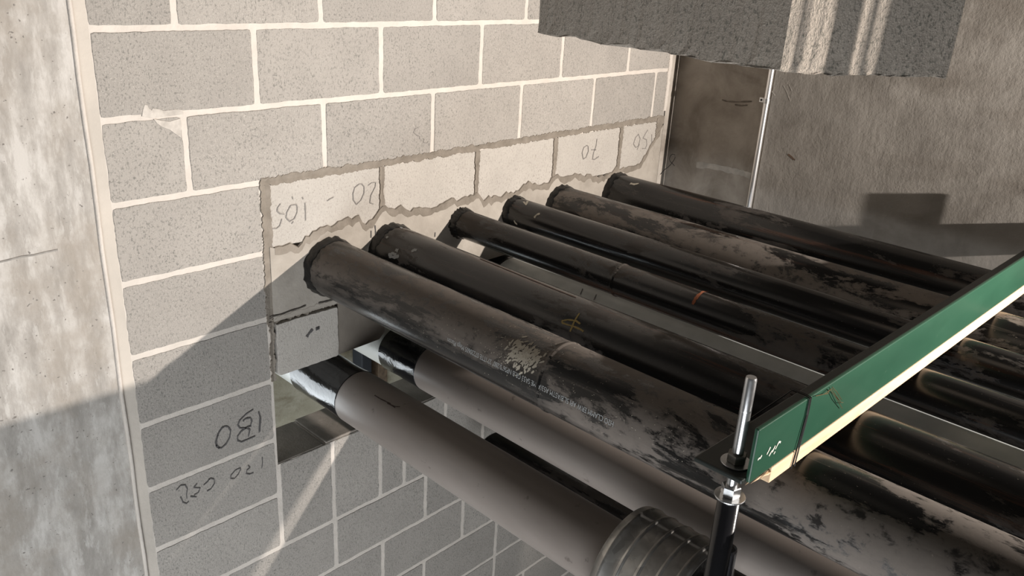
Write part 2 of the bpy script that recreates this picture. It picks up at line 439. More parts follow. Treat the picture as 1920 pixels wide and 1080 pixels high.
# ---- block wall: a mortar core with every block a part of it
wall = empty('wall_back', (0, 0, FLOOR)); tag(wall, 'grey concrete block wall with pale mortar joints', 'wall', kind='structure')
PZ = -FLOOR      # children are written in scene coordinates
def child(o, parent):
    o.parent = parent
    o.matrix_parent_inverse = Matrix.Translation(parent.location).inverted()
    return o
OPX0, OPX1, OPZ0, OPZ1 = 0.405, 2.10, -0.888, -0.41
YM = 0.0014
bm = bmesh.new()
add_box(bm, (-0.001, YM, -0.17), (2.292, 0.185, TOP))          # above the pipes
add_box(bm, (-0.001, YM, FLOOR), (OPX0 - 0.006, 0.185, -1.0))       # left of the opening
add_box(bm, (-0.001, YM, -1.0), (OPX0 - 0.006, 0.03, -0.6))        # unseen: wall thinned so back-room light reaches the first pipe
add_box(bm, (-0.001, YM, -0.6), (OPX0 - 0.006, 0.185, -0.17))
add_box(bm, (OPX0 - 0.006, YM, FLOOR), (2.292, 0.185, OPZ0 - 0.004))   # below it
add_box(bm, (OPX1, YM, OPZ0), (2.292, 0.185, -0.17))
child(link('mortar_joint', bm_mesh('mortar_joint', bm), M['mortar']), wall)

def block_mesh(wd, ht, seed, dep=0.188, amp=0.0011):
    """block with uneven arrises; origin at lower left corner of its front face"""
    r = random.Random(seed); nx, nz = max(3, int(wd / 0.011)), max(3, int(ht / 0.011))
    outl = []
    for i in range(nx): outl.append((wd * i / nx, 0, 0, 1))
    for i in range(nz): outl.append((wd, ht * i / nz, -1, 0))
    for i in range(nx): outl.append((wd - wd * i / nx, ht, 0, -1))
    for i in range(nz): outl.append((0, ht - ht * i / nz, 1, 0))
    V = []; N = len(outl); j = jag(N, amp, seed + 3)
    V2 = []
    for k, (x, z, dx, dz_) in enumerate(outl):
        e = 0.0012 + j[k]
        corner = k in (0, nx, nx + nz, 2 * nx + nz)
        cx, cz = (1 if x < wd / 2 else -1), (1 if z < ht / 2 else -1)
        ex, ez = (cx * 0.003, cz * 0.003) if corner else (dx * e, dz_ * e)
        V.append((x + ex, dep, z + ez)); V2.append((x + ex * 1.0, 0.0020, z + ez * 1.0))
    V3 = [(v[0] + (0.0016 if o[0] < 1e-6 else -0.0016 if o[0] > wd - 1e-6 else 0), 0.0, v[2] + (0.0016 if o[1] < 1e-6 else -0.0016 if o[1] > ht - 1e-6 else 0)) for v, o in zip(V2, outl)]
    V = V + V2 + V3
    F = []
    for L in (0, 1):
        for i in range(N):
            q = (i + 1) % N; F.append((L * N + i, L * N + q, (L + 1) * N + q, (L + 1) * N + i))
    F.append(tuple(2 * N + i for i in range(N))); F.append(tuple(reversed(range(N))))
    return mesh_from('block', V, F)
BM = {}
def block(x0, x1, z0, z1, mat='block', y=0.0, jt=0.011, dep=0.188):
    wd, ht = x1 - x0 - jt, z1 - z0 - jt
    key = (round(wd, 3), round(ht, 3), mat, round(dep, 3), rnd.randrange(3))
    if key not in BM:
        BM[key] = block_mesh(wd, ht, zlib.crc32(repr(key).encode()) & 0xffff, dep); BM[key].materials.append(M[mat])
    o = link('block', BM[key], None)
    o.location = (x0 + jt / 2, y + rnd.uniform(-0.0008, 0.0008), z0 + jt / 2)
    child(o, wall)
    return o
def course(z0, z1, joints, xmin, xmax, mat='block'):
    xs = [xmin] + [j for j in joints if xmin + 0.02 < j < xmax - 0.02] + [xmax]
    for a, b in zip(xs[:-1], xs[1:]): block(a, b, z0, z1, mat)
even = [0.4 * k for k in range(0, 7)]; odd = [0.2 + 0.4 * k for k in range(0, 6)]
XM = 2.296
course(1.0, 1.2, even, 0, XM); course(0.8, 1.0, odd, 0, XM)
course(0.6, 0.8, even, 0, XM); course(0.4, 0.6, odd, 0, XM)
course(0.2, 0.4, even, 0, XM); course(0.0, 0.2, odd, 0, XM)
block(0, 0.398, -0.2, 0.0)
for a, b in zip((0.408, 0.8, 1.2, 1.6, 2.0), (0.8, 1.2, 1.6, 2.0, 2.29)): block(a, b, -0.2, 0.0, 'block_pale', jt=0.016)
for k in range(2, 7): block(0, 0.398, -0.2 * k, -0.2 * k + 0.2, dep=0.034 if k in (4, 5) else 0.188)
for a, b in zip((0.4, 0.598, 0.79, 0.897, 1.09, 1.29, 1.49, 1.69, 1.89, 2.09), (0.598, 0.79, 0.897, 1.09, 1.29, 1.49, 1.69, 1.89, 2.09, XM)):
    block(a, b, -1.2, OPZ0 + 0.003)
course(-1.4, -1.2, odd, 0, XM); course(-1.6, -1.4, even, 0, XM); course(-1.8, -1.6, odd, 0, XM)
course(-2.0, -1.8, [0.2 + q for q in even][:-1], 0, XM); course(-2.2, -2.0, even, 0, XM)
course(-2.4, -2.2, odd, 0, XM); course(-2.595, -2.4, even, 0, XM)

# the half block that closes the opening under the first pipe, and a smooth, darker brown piece beside it
block(0.414, 0.632, -0.592, -0.418, 'block_pale', y=-0.004, jt=0.004)
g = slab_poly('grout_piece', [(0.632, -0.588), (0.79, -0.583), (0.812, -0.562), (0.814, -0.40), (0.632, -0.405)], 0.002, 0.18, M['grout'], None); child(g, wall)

# mortar in which the pipes are set: one ragged slab
topz = []
r5 = random.Random(3)
xs = [0.425 + 0.0125 * k for k in range(149)]
v_ = 0
for x in xs:
    v_ = 0.8 * v_ + r5.uniform(-0.010, 0.010)
    base = -0.178 + 0.012 * sin(x * 9) + (0.022 if abs(x - 0.62) < 0.1 else 0)
    if x > 2.16: base = -0.165 + (x - 2.16) * 1.1
    for jx in (0.8, 1.2, 1.6, 2.0):
        base += 0.02 * max(0, 1 - abs(x - jx) / 0.04)
    topz.append((x, base + v_))
out = [(0.41, -0.185)] + topz + [(2.2915, -0.03), (2.2915, -0.412), (0.41, -0.412)]
# holes for the pipes are hidden by the collars: the pipes pass through the slab
child(slab_poly('mortar_fill', out, -0.0035, 0.17, M['mortar_fill'], None), wall)
V, F = [], []
for k, (x, z) in enumerate(topz):
    dw = 0.010 + 0.010 * abs(sin(x * 31)) + 0.006 * r5.random()
    V += [(x, 0.002, z + 0.004), (x, -0.0042, z + 0.001), (x, -0.0041, z - dw), (x, -0.0030, z - dw - 0.003)]
for k in range(len(topz) - 1):
    for q in range(3):
        i = 4 * k + q; F.append((i, i + 1, i + 5, i + 4))
child(link('damp_mortar_edge', mesh_from('damp_mortar_edge', V, F), M['mortar_wet']), wall)
for i, (p0, p1, wd, amp) in enumerate([((0.395, 0.0), (2.296, 0.002), 0.025, 0.0030), ((0.408, 0.012), (0.402, -0.415), 0.030, 0.0028),
        ((0.8, -0.01), (0.8, -0.19), 0.020, 0.002), ((1.2, -0.01), (1.2, -0.18), 0.022, 0.0025), ((1.6, -0.01), (1.6, -0.175), 0.024, 0.0025),
        ((2.0, -0.01), (2.0, -0.18), 0.024, 0.003), ((2.262, 0.005), (2.268, -0.19), 0.052, 0.008), ((0.405, -0.408), (0.64, -0.402), 0.020, 0.004),
        ((0.404, -0.41), (0.400, -0.60), 0.016, 0.003)]):
    child(ribbon('damp_mortar_joint', p0, p1, wd, amp, 50 + i, M['mortar_wet'], None, y=-0.0024 - 0.0002 * i), wall)
# pale mortar pieces: column joint at the right corner, smear on the left blocks
child(ribbon('corner_mortar', (2.292, 0.03), (2.292, TOP), 0.024, 0.002, 77, M['mortar'], None, y=-0.002), wall)
for nm, px in (('mortar_smear', [(266, 218), (268, 205), (271, 196), (276, 197), (279, 203), (284, 207), (286, 203), (300, 205), (306, 208), (316, 207), (330, 205), (342, 206), (344, 214), (310, 219), (288, 222)]),
              ('mortar_smear', [(288, 223), (300, 226), (318, 228), (338, 222), (340, 236), (339, 258), (330, 252), (318, 243), (304, 238), (294, 231)])):
    sm = slab_poly(nm, [(hit_wall(u, v).x, hit_wall(u, v).z) for u, v in px], -0.0011, 0.004, M['smear'], None); child(sm, wall)

# sill in the opening, two grout caps with a gap
for a, b, n in ((0.40, 0.565, 0.0), (0.575, 0.80, 0.004), (0.805, 1.25, 0.0), (1.255, 2.10, 0.003)):
    child(link('sill_cap', box_mesh('sill_cap', (a, 0.004, OPZ0 - 0.03), (b, 0.186, OPZ0 + n), 0.002), M['sill']), wall)

# ---- concrete column left, mortar strip and bead
col = link('wall_left', box_mesh('wall_left', (-1.6, -0.004, FLOOR), (-0.029, 0.3, TOP), 0.004, 2), M['column']); tag(col, 'pale mottled concrete column beside the block wall', 'column', kind='structure')
st = link('trim_1', box_mesh('trim_1', (-0.031, 0.001, FLOOR), (0.006, 0.18, TOP)), M['mortar_strip']); tag(st, 'smooth mortar strip between column and blocks', 'mortar joint', kind='structure')
V, F = tube([(-0.029 + 0.0012 * sin(k * 1.7), -0.004, FLOOR + k * 0.1) for k in range(42)], 0.0055, 8)
bd = link('trim_2', mesh_from('trim_2', V, F), M['mortar'], smooth=True); tag(bd, 'thin raised mortar bead along the column edge', 'mortar bead', kind='structure')
# form seam on the column
V, F = tube([(-0.60 + 0.025 * k, -0.0022, -0.080 + 0.0015 * sin(k * 2.1) + 0.001 * sin(k * 5.3)) for k in range(20)], 0.0035, 6)
se = link('form_seam', mesh_from('form_seam', V, F), mat_plain('seam_grey', (0.25, 0.235, 0.215, 1), 0.9, vary=0.2)); se.parent = col

# ---- right side wall: stained return next to the blocks, trowelled wall nearer
rw = link('wall_right', box_mesh('wall_right', (2.304, -4.4, FLOOR), (2.56, -0.462, TOP), 0.003), M['right']); tag(rw, 'trowelled grey concrete side wall', 'wall', kind='structure')
rr = link('wall_return', box_mesh('wall_return', (2.395, -0.47, FLOOR), (2.6, 0.30, TOP)), M['return']); tag(rr, 'brown stained concrete between blocks and conduit', 'wall', kind='structure')
jg = link('corner_fill', box_mesh('corner_fill', (2.290, 0.022, FLOOR), (2.396, 0.18, TOP)), M['return']); child(jg, wall)
jg = link('corner_gap', box_mesh('corner_gap', (2.2925, 0.004, FLOOR), (2.3045, 0.03, 0.03)), M['dark_gap']); child(jg, wall)  # solid dark strip along the corner

# ---- space behind the wall
bw = link('wall_far', box_mesh('wall_far', (-0.6, 0.95, FLOOR), (3.2, 1.1, TOP)), M['back']); tag(bw, 'pale stained wall seen through the pipe opening', 'wall', kind='structure')

# ================================================================== PIPES
Y_END = -3.9
def pipe_thing(name, x, z, r, mat, label, cat, group, y1=0.33, y0=Y_END, welds=()):
    e = empty(name, (x, 0, z)); tag(e, label, cat, group)
    prof = [(y1, r)]
    for wy in sorted(welds, reverse=True):
        prof += [(wy + 0.007, r), (wy + 0.006, r), (wy + 0.002, r + 0.0022), (wy - 0.002, r + 0.0022), (wy - 0.006, r), (wy - 0.007, r)]
    prof.append((y0, r))
    V, F = lathe_y(prof, 72)
    o = link('tube', mesh_from('tube', V, F), mat, e, True)
    for p in o.data.polygons:
        if len(p.vertices) > 4: p.use_smooth = False
    return e
def collar(e, r, seed, ext=0.02, mat='collar'):
    q = random.Random(seed); n = 56
    jr = [q.uniform(-0.0025, 0.004) for _ in range(n)]; jy = [q.uniform(-0.006, 0.005) for _ in range(n)]
    prof = [(0.03, r + 0.004), (-0.003, r + 0.006), (-0.007, r + 0.0062), (-0.012 - ext, r + 0.0025), (-0.016 - ext, r + 0.0004)]
    def jit(k, i, y, rr, a):
        return rr + (jr[i] if 0 < k < 3 else jr[i] * 0.3 if k == 3 else 0), y + (jy[i] if k >= 3 else 0)
    V, F = lathe_y(prof, n, jit, cap=False)
    return link('wall_seal', mesh_from('wall_seal', V, F), M[mat], e, True)
UP = [(0.603, -0.285, 0.0841, 'steel_a', 'black steel pipe nearest the left column, printed with white stencil lettering', (-0.915,), 'collar'),
      (0.831, -0.284, 0.0841, 'steel_b', 'dark steel pipe with a yellow chalk mark, second from the column', (), 'collar'),
      (1.131, -0.2475, 0.0475, 'steel_c', 'slim dark rusty steel pipe with an orange band, third from the column', (-0.68,), 'collar'),
      (1.391, -0.254, 0.054, 'steel_e', 'slim black pipe with a bright glossy lower side, fourth from the column', (), 'collar'),
      (1.649, -0.284, 0.0841, 'steel_d', 'thick grey dusty steel pipe, fifth from the column', (), 'collar'),
      (1.997, -0.284, 0.0841, 'steel_b', 'thick dark pipe closest to the concrete side wall', (), 'collar')]
pipes = []
for i, (x, z, r, mt, lab, wl, cm) in enumerate(UP):
    e = pipe_thing('steel_pipe', x, z, r, M[mt], lab, 'pipe', 'steel pipes side by side through the block wall', welds=wl)
    collar(e, r, 10 + i, 0.012 + 0.012 * rnd.random(), cm)
    pipes.append(e)
def on_pipe(i, lift=0.0):
    x, z, r = UP[i][0], UP[i][1], UP[i][2]
    return lambda u, v: hit_pipe(u, v, x, z, r)
def nrm_pipe(i):
    x, z = UP[i][0], UP[i][1]
    return lambda q: Vector((q.x - x, 0, q.z - z)).normalized()
def pipe_strokes(name, i, strokes, width, mat, lift=0.0008, split=False):
    if split:
        for st_ in strokes: pipe_strokes(name, i, [st_], width, mat, lift)
        return
    o = link(name, stroke_mesh(name, strokes, on_pipe(i), width, lift, nrm_pipe(i)), mat)
    child(o, pipes[i]); return o

# lower tier: jacketed pipes with taped ends
def jacket_pipe(x, z, r, label, ytape=-0.09, y0=Y_END, tape_back=0.045, mat='jacket'):
    e = empty('jacketed_pipe', (x, 0, z)); tag(e, label, 'pipe', 'jacketed pipes below the steel pipes')
    V, F = lathe_y([(ytape, r - 0.002), (ytape - 0.001, r), (ytape - 0.002, r), (y0, r)], 72); link('jacket', mesh_from('jacket', V, F), M[mat], e, True)
    q = random.Random(int(x * 1000)); n = 64
    prof = [(tape_back, r - 0.001)] + [(tape_back + (ytape - tape_back) * k / 7, r - 0.0012 + q.uniform(-0.0008, 0.0008)) for k in range(1, 7)] + [(ytape + 0.002, r + 0.001), (ytape - 0.002, r + 0.0012), (ytape - 0.0025, r - 0.001)]
    def jit(k, i, y, rr, a): return rr + 0.0007 * sin(5 * a + k * 1.3) * (k < 7), y
    V, F = lathe_y(prof, n, jit); link('tape_wrap', mesh_from('tape_wrap', V, F), M['tape'], e, True)
    V, F = lathe_y([(0.5, r - 0.006), (tape_back - 0.001, r - 0.005)], 48); link('white_wrap', mesh_from('white_wrap', V, F), M['white_wrap'], e, True)
    return e
L1 = jacket_pipe(0.633, -0.699, 0.0841, 'taupe jacketed pipe with black taped end, entering the opening beside the blocks', tape_back=0.16)
L2 = jacket_pipe(0.943, -0.699, 0.0841, 'taupe jacketed pipe running just under the stencilled steel pipe', tape_back=0.10)
L3 = jacket_pipe(1.36, -0.537, 0.120, 'pale grey jacketed pipe seen in the gap below the slim rusty pipe', ytape=-0.03, mat='jacket_pale')

L_blocker = jacket_pipe(1.145, -0.715, 0.098, 'jacketed pipe tucked below the second steel pipe')  # hidden pipe, added to shut off a light streak between the others

e = empty('small_pipe', (0.885, 0, -0.402)); tag(e, 'small dark pipe tucked under the second steel pipe', 'pipe')  # not visible; added to block a stray light streak on the wall
V, F = lathe_y([(-0.02, 0.0395), (Y_END, 0.0395)], 36); link('tube', mesh_from('tube', V, F), M['steel_b'], e, True)

# dark pipe lower down between the two jacketed pipes
e = empty('dark_pipe', (1.15, 0, -1.10)); tag(e, 'dark pipe lying deep between the two taupe pipes, its cut end showing', 'pipe')
V, F = lathe_y([(-0.18, 0.085), (-0.182, 0.098), (-0.186, 0.1), (-0.188, 0.1), (Y_END, 0.1)], 56); link('tube', mesh_from('tube', V, F), M['steel_b'], e, True)
o = link('white_strip', stroke_mesh('white_strip', [[(944, 850), (972, 867)], [(980, 871), (1000, 886), (1043, 910)]], lambda u, v: hit_pipe(u, v, 1.15, -1.10, 0.1), 0.010, 0.001, lambda q: Vector((q.x - 1.15, 0, q.z + 1.10)).normalized()), M['label_white']); child(o, e)

# galvanised ribbed sleeve around the first jacketed pipe
e = empty('galvanised_sleeve', (0.633, -1.225, -0.699)); tag(e, 'ribbed galvanised sheet sleeve around the lower taupe pipe', 'sleeve')
R0 = 0.146; prof = [(0.100, R0 - 0.002), (0.099, R0 + 0.001), (0.086, R0 + 0.001), (0.082, R0 + 0.004), (0.078, R0)]
for yy in (0.042, 0.0, -0.042, -0.080):
    prof += [(yy + 0.0060, R0), (yy + 0.0046, R0), (yy + 0.0040, R0 + 0.0005), (yy + 0.0022, R0 + 0.0024), (yy, R0 + 0.0030), (yy - 0.0022, R0 + 0.0024), (yy - 0.0040, R0 + 0.0005), (yy - 0.0046, R0), (yy - 0.0060, R0)]
prof += [(-0.1, R0), (-0.1, R0 - 0.0015)]
V, F = lathe_y(prof, 90, cap=False); link('ribbed_sheet', mesh_from('ribbed_sheet', V, F), M['galv'], e, True)
V, F = lathe_y([(0.098, 0.0835), (0.0985, R0 - 0.002), (0.094, R0 - 0.002), (0.094, 0.0835)], 60, cap=False); link('end_plate', mesh_from('end_plate', V, F), M['galv'], e)
V, F = lathe_y([(-0.090, 0.0835), (-0.0905, R0 - 0.002), (-0.095, R0 - 0.002), (-0.095, 0.0835)], 60, cap=False); link('end_plate', mesh_from('end_plate', V, F), M['collar'], e)

# ================================================================== GREEN ANGLE, PACKING STRIP, HANGER ROD
ANG = radians(-1.78)
def strut_pt(x, dy, z): return (x, -1.4755 - 0.031 * x + dy, z)
def sheared_box(name, x0, x1, d0, d1, z0, z1, mat, parent, bevel=0.0025, nseg=1):
    bm = bmesh.new(); add_box(bm, (x0, d0, z0), (x1, d1, z1), bevel, 2)
    for v in bm.verts: v.co.y = -1.4755 - 0.031 * v.co.x + v.co.y
    o = link(name, bm_mesh(name, bm), mat); child(o, parent); return o
sa = empty('steel_angle', strut_pt(0.385, 0.05, -0.168)); tag(sa, 'green painted steel angle laid across the pipes', 'steel angle')
sheared_box('upright_leg', 0.388, 2.295, 0.0, 0.008, -0.169, -0.069, M['green'], sa)
sheared_box('flat_leg', 0.374, 2.295, 0.006, 0.096, -0.169, -0.160, M['green_dark'], sa)
# chalk print on the upright leg
def on_strut(u, v):
    d = ray(u, v); n = Vector((0.031, 1, 0)); t = (-1.4755 - n.dot(CAM)) / n.dot(d); return CAM + d * t
o = link('chalk_print', stroke_mesh('chalk_print', [[(1420, 862), (1424, 858)], [(1424, 860), (1428, 853)], [(1437, 852), (1444, 838)], [(1441, 855), (1446, 846), (1450, 842)], [(1447, 848), (1453, 835)], [(1453, 842), (1460, 828), (1463, 829)], [(1450, 851), (1453, 846)]], on_strut, 0.0035, 0.0008), M['paint_white']); child(o, sa)

ws = empty('packing_strip', strut_pt(0.46, 0.02, -0.199)); tag(ws, 'fresh pale pine strip between the green angle and the pipes', 'wood strip')
sheared_box('strip', 0.458, 1.98, -0.001, 0.044, -0.1995, -0.1695, M['wood'], ws, 0.0015)
bm = bmesh.new(); q = random.Random(5)
for k in range(11):
    y = 0.001 + 0.004 * k; ln = q.uniform(0.010, 0.042) ; z = q.uniform(-0.197, -0.174)
    a = Vector((0.462, y, z)); b = Vector((0.458 - ln, y + q.uniform(-0.004, 0.004), z + q.uniform(-0.010, 0.004)))
    rr_ = 0.003
    vv = [bm.verts.new((a.x, a.y + rr_ * cos(t), a.z + 1.6 * rr_ * sin(t))) for t in (0.5, 2.6, 4.7)] + [bm.verts.new(b)]
    bm.faces.new(vv[:3]); bm.faces.new((vv[0], vv[1], vv[3])); bm.faces.new((vv[1], vv[2], vv[3])); bm.faces.new((vv[2], vv[0], vv[3]))
for v in bm.verts: v.co.y = -1.4755 - 0.031 * v.co.x + v.co.y
child(link('splintered_end', bm_mesh('splintered_end', bm), M['wood']), ws)

# tie wire around the angle and strip
tw = empty('tie_wire', strut_pt(0.552, 0, -0.06)); tag(tw, 'dark tie wire twisted around the green angle and pine strip', 'wire')
def sp(x, d, z): return Vector(strut_pt(x, d, z))
for k, (xa, xb) in enumerate(((0.553, 0.543), (0.549, 0.531))):
    pts = [sp(xa, 0.03, -0.066 - 0.1 * 0), sp(xa, 0.008, -0.066), sp(xa, -0.0025, -0.068), sp(xa, -0.003, -0.10), sp((xa + xb) / 2, -0.003, -0.15), sp(xb, -0.003, -0.2005), sp(xb, 0.02, -0.2015), sp(xb, 0.098, -0.19), sp(xa, 0.10, -0.158), sp(xa, 0.03, -0.066)]
    V, F = tube(pts, 0.0013, 6); child(link('strand', mesh_from('strand', V, F), M['wire']), tw)
for k, pts in enumerate([[(1525, 741), (1545, 735), (1552, 728), (1562, 745), (1575, 764)], [(1540, 738), (1553, 726), (1560, 735), (1570, 752), (1577, 753)], [(1556, 724), (1562, 732), (1574, 748)]]):
    P = [on_strut(*p) + Vector((0, -0.004 - 0.003 * (i % 2), 0)) for i, p in enumerate(pts)]
    V, F = tube(P, 0.0007, 6); child(link('twisted_end', mesh_from('twisted_end', V, F), M['wire_old']), tw)

# hanger rod with nuts, washers and black sleeve
RX, RY = 0.412, -1.448
hr = empty('hanger_rod', (RX, RY, -0.9)); tag(hr, 'zinc threaded rod standing up through the green angle with nuts and black sleeve', 'threaded rod')
prof = [(-0.27, 0.0090)]
z = -0.26
while z < -0.06:
    prof += [(z, 0.0088), (z + 0.0011, 0.0097)]; z += 0.0022
prof += [(-0.058, 0.0095), (-0.004, 0.0095), (0.0, 0.0082)]
V, F = rot_profile_z(prof, 20); o = link('rod', mesh_from('rod', V, F), M['zinc']); o.location = (RX, RY, 0); child(o, hr)
for p in o.data.polygons: p.use_smooth = True
def nut(z0, h, rad, rz, mat):
    V = []; F = []
    prof = [(z0, rad * 0.93), (z0 + 0.002, rad), (z0 + h - 0.002, rad), (z0 + h, rad * 0.93)]
    V, F = rot_profile_z(prof, 6)
    o = link('nut', mesh_from('nut', V, F), mat); o.location = (RX, RY, 0); o.rotation_euler = (0, 0, rz); child(o, hr)
def washer(z0, rad, t):
    V, F = rot_profile_z([(z0, rad * 0.985), (z0 + t * 0.3, rad), (z0 + t * 0.7, rad), (z0 + t, rad * 0.985)], 40)
    o = link('washer', mesh_from('washer', V, F), M['zinc']); o.location = (RX, RY, 0); child(o, hr)
washer(-0.1598, 0.0255, 0.003); nut(-0.1568, 0.016, 0.0168, 0.35, mat_plain('grey_nut', (0.20, 0.195, 0.18, 1), 0.4, 0.8))
washer(-0.2265, 0.0262, 0.003); nut(-0.2235, 0.020, 0.0165, 0.75, M['zinc'])
V, F = rot_profile_z([(-1.5, 0.0192), (-0.2270, 0.0192), (-0.2268, 0.0185)], 32); o = link('sleeve', mesh_from('sleeve', V, F), M['black_sleeve'], smooth=True); o.location = (RX, RY, 0); child(o, hr)
# plate lug at the foot of the sleeve
bm = bmesh.new(); add_box(bm, (RX + 0.006, RY - 0.02, -0.62), (RX + 0.034, RY + 0.012, -0.335), 0.012, 3)
child(link('side_lug', bm_mesh('side_lug', bm), M['black_sleeve']), hr)

# ================================================================== CONDUIT on the side wall
cd = empty('conduit', (2.293, -0.452, -1.2)); tag(cd, 'bright galvanised conduit running up the concrete side wall', 'conduit')
V, F = rot_profile_z([(-1.2, 0.0105), (1.2, 0.0105)], 24); o = link('tube', mesh_from('tube', V, F), M['conduit'], smooth=True); o.location = (2.2935, -0.452, 0); child(o, cd)
bm = bmesh.new(); add_box(bm, (2.2985, -0.444, 0.130), (2.3015, -0.418, 0.148), 0.001); child(link('strap_tab', bm_mesh('strap_tab', bm), M['zinc']), cd)
V, F = rot_profile_z([(0.130, 0.0125), (0.148, 0.0125)], 20); o = link('strap', mesh_from('strap', V, F), M['zinc']); o.location = (2.2935, -0.452, 0); child(o, cd)
V, F = lathe_y([(0, 0.004), (0.002, 0.004)], 12); V = [(v[1] * -1, v[0], v[2]) for v in V]
o = link('screw', mesh_from('screw', V, F), M['wire']); o.location = (2.2984, -0.427, 0.139); child(o, cd)

# tie-wire loop in the corner
P = [hit_plane(u, v, 0, 2.312) for u, v in [(1238, 327), (1246, 318), (1252, 314), (1258, 308), (1263, 301), (1266, 295), (1265, 290), (1261, 289), (1257, 292), (1255, 298), (1257, 303), (1261, 307), (1265, 311)]]
V, F = tube(P, 0.0014, 6); o = link('wire_loop', mesh_from('wire_loop', V, F), M['wire'], smooth=True); tag(o, 'small loop of black wire sticking out at the wall corner', 'wire')

# ================================================================== ROUGH CONCRETE BEAM above
A_, B_, D_ = (0.4793, -0.8845), (0.3842, -1.4214), (0.6105, -1.5676)
E_ = (A_[0] + 0.33, A_[1] - 0.06)
bm = bmesh.new(); q = random.Random(11); ring = []
def seg(p, s, n): return [(p[0] + (s[0] - p[0]) * k / n, p[1] + (s[1] - p[1]) * k / n) for k in range(n)]
plan = seg(A_, B_, 40) + seg(B_, D_, 26) + seg(D_, E_, 14) + seg(E_, A_, 14)
zs = [0.47, 0.4725, 0.488, 0.6, 1.1]
rows = []
dz = jag(len(plan), 0.0022, 4)
for k, z in enumerate(zs):
    rows.append([bm.verts.new((x + q.uniform(-1, 1) * 0.0012 * (k < 3), y + q.uniform(-1, 1) * 0.0012 * (k < 3), z + (dz[i] if k < 2 else 0))) for i, (x, y) in enumerate(plan)])
N = len(plan)
for k in range(len(zs) - 1):
    for i in range(N):
        j = (i + 1) % N; bm.faces.new((rows[k][i], rows[k][j], rows[k + 1][j], rows[k + 1][i]))
bm.faces.new(list(reversed(rows[0]))); bm.faces.new(rows[-1])
bo = link('concrete_beam', bm_mesh('concrete_beam', bm), M['block_rough']); tag(bo, 'rough grey concrete beam end hanging down at the top', 'beam', kind='structure')

# rods and post that hang from above beside the work light (outside the photograph, their shade falls on the beam)
def hang(name, x, y, r, z0, label, mat, grp=None):
    V, F = rot_profile_z([(z0, r * 0.9), (z0 + 0.003, r), (TOP, r)], 20)
    o = link(name, mesh_from(name, V, F), mat, smooth=True); o.location = (x, y, 0); tag(o, label, 'rod', grp); return o
SH = 0.86
def shade(f0, f1):                      # a bar whose shade covers f0..f1 of the beam's end face
    P = [Vector((B_[0] + (D_[0] - B_[0]) * f, B_[1] + (D_[1] - B_[1]) * f, 0)) for f in (f0, f1)]
    L0 = Vector((LAMP.x, LAMP.y, 0)); a, b = [L0 + (p - L0) * SH for p in P]
    mid = (a + b) / 2; rd = (mid - L0).normalized(); d = b - a
    return mid, (d - rd * d.dot(rd)).length / 2
for nm, f0, f1, lab, mt in (('hanging_rod', 0.055, 0.102, 'thin hanging rod nearest the beam corner', 'zinc'),
        ('hanging_pipe', 0.240, 0.415, 'narrow hanging pipe between two thin rods', 'zinc'),
        ('hanging_rod', 0.455, 0.505, 'thin hanging rod beside the narrow hanging pipe', 'zinc'),
        ('hanging_duct', 0.548, 1.06, 'wide hanging tube beside the rods', 'galv')):
    c_, r_ = shade(f0, f1)
    hang(nm, c_.x, c_.y, r_, 0.456, lab, M[mt])

# ================================================================== MARKS
def wall_strokes(name, strokes, width, mat):
    o = link(name, stroke_mesh(name, strokes, hit_wall, width, 0.0016), mat); child(o, wall); return o
# pixel helper for strokes read off an enlarged view
def zm(x0, y0, s, L): return [[(x0 + a / s, y0 + b / s) for a, b in st] for st in L]
wall_strokes('pencil_number', zm(440, 300, 6, [
    [(515, 490), (480, 540), (478, 575), (510, 605), (560, 610)], [(530, 660), (505, 740), (470, 770), (410, 772)],
    [(690, 500), (630, 510), (585, 590), (578, 650), (620, 690), (670, 660), (700, 590), (705, 530), (690, 500)], [(660, 690), (640, 715)],
    [(790, 480), (795, 560), (797, 680)], [(645, 410), (655, 440)], [(760, 415), (770, 440)],
    [(1400, 270), (1350, 310), (1330, 380), (1335, 450), (1370, 500), (1420, 450), (1455, 370), (1455, 300), (1430, 268), (1400, 270)],
    [(1500, 285), (1540, 255), (1585, 250), (1580, 300), (1530, 400), (1520, 480), (1560, 495)], [(1040, 460), (1075, 435), (1110, 420)]]), 0.0030, M['pencil'])
wall_strokes('pencil_number', zm(980, 180, 6, [
    [(720, 555), (685, 580), (667, 640), (680, 710), (710, 690), (738, 620), (735, 565), (720, 555)],
    [(835, 480), (825, 560), (795, 640), (785, 710), (805, 715), (855, 680)], [(770, 605), (825, 605)],
    [(1300, 430), (1265, 470), (1245, 540), (1270, 580), (1300, 560), (1320, 480), (1300, 430)], [(1310, 540), (1285, 605)],
    [(1405, 380), (1370, 440), (1350, 475), (1390, 490), (1395, 540), (1380, 590), (1345, 590)], [(1450, 430), (1450, 500), (1440, 600)]]), 0.0042, M['pencil'])
wall_strokes('pencil_number', zm(680, 150, 6, [[(625, 535), (590, 545), (570, 590), (600, 615), (640, 635), (640, 665)], [(690, 660), (680, 700), (720, 710), (735, 690)]]), 0.0028, M['pencil'])
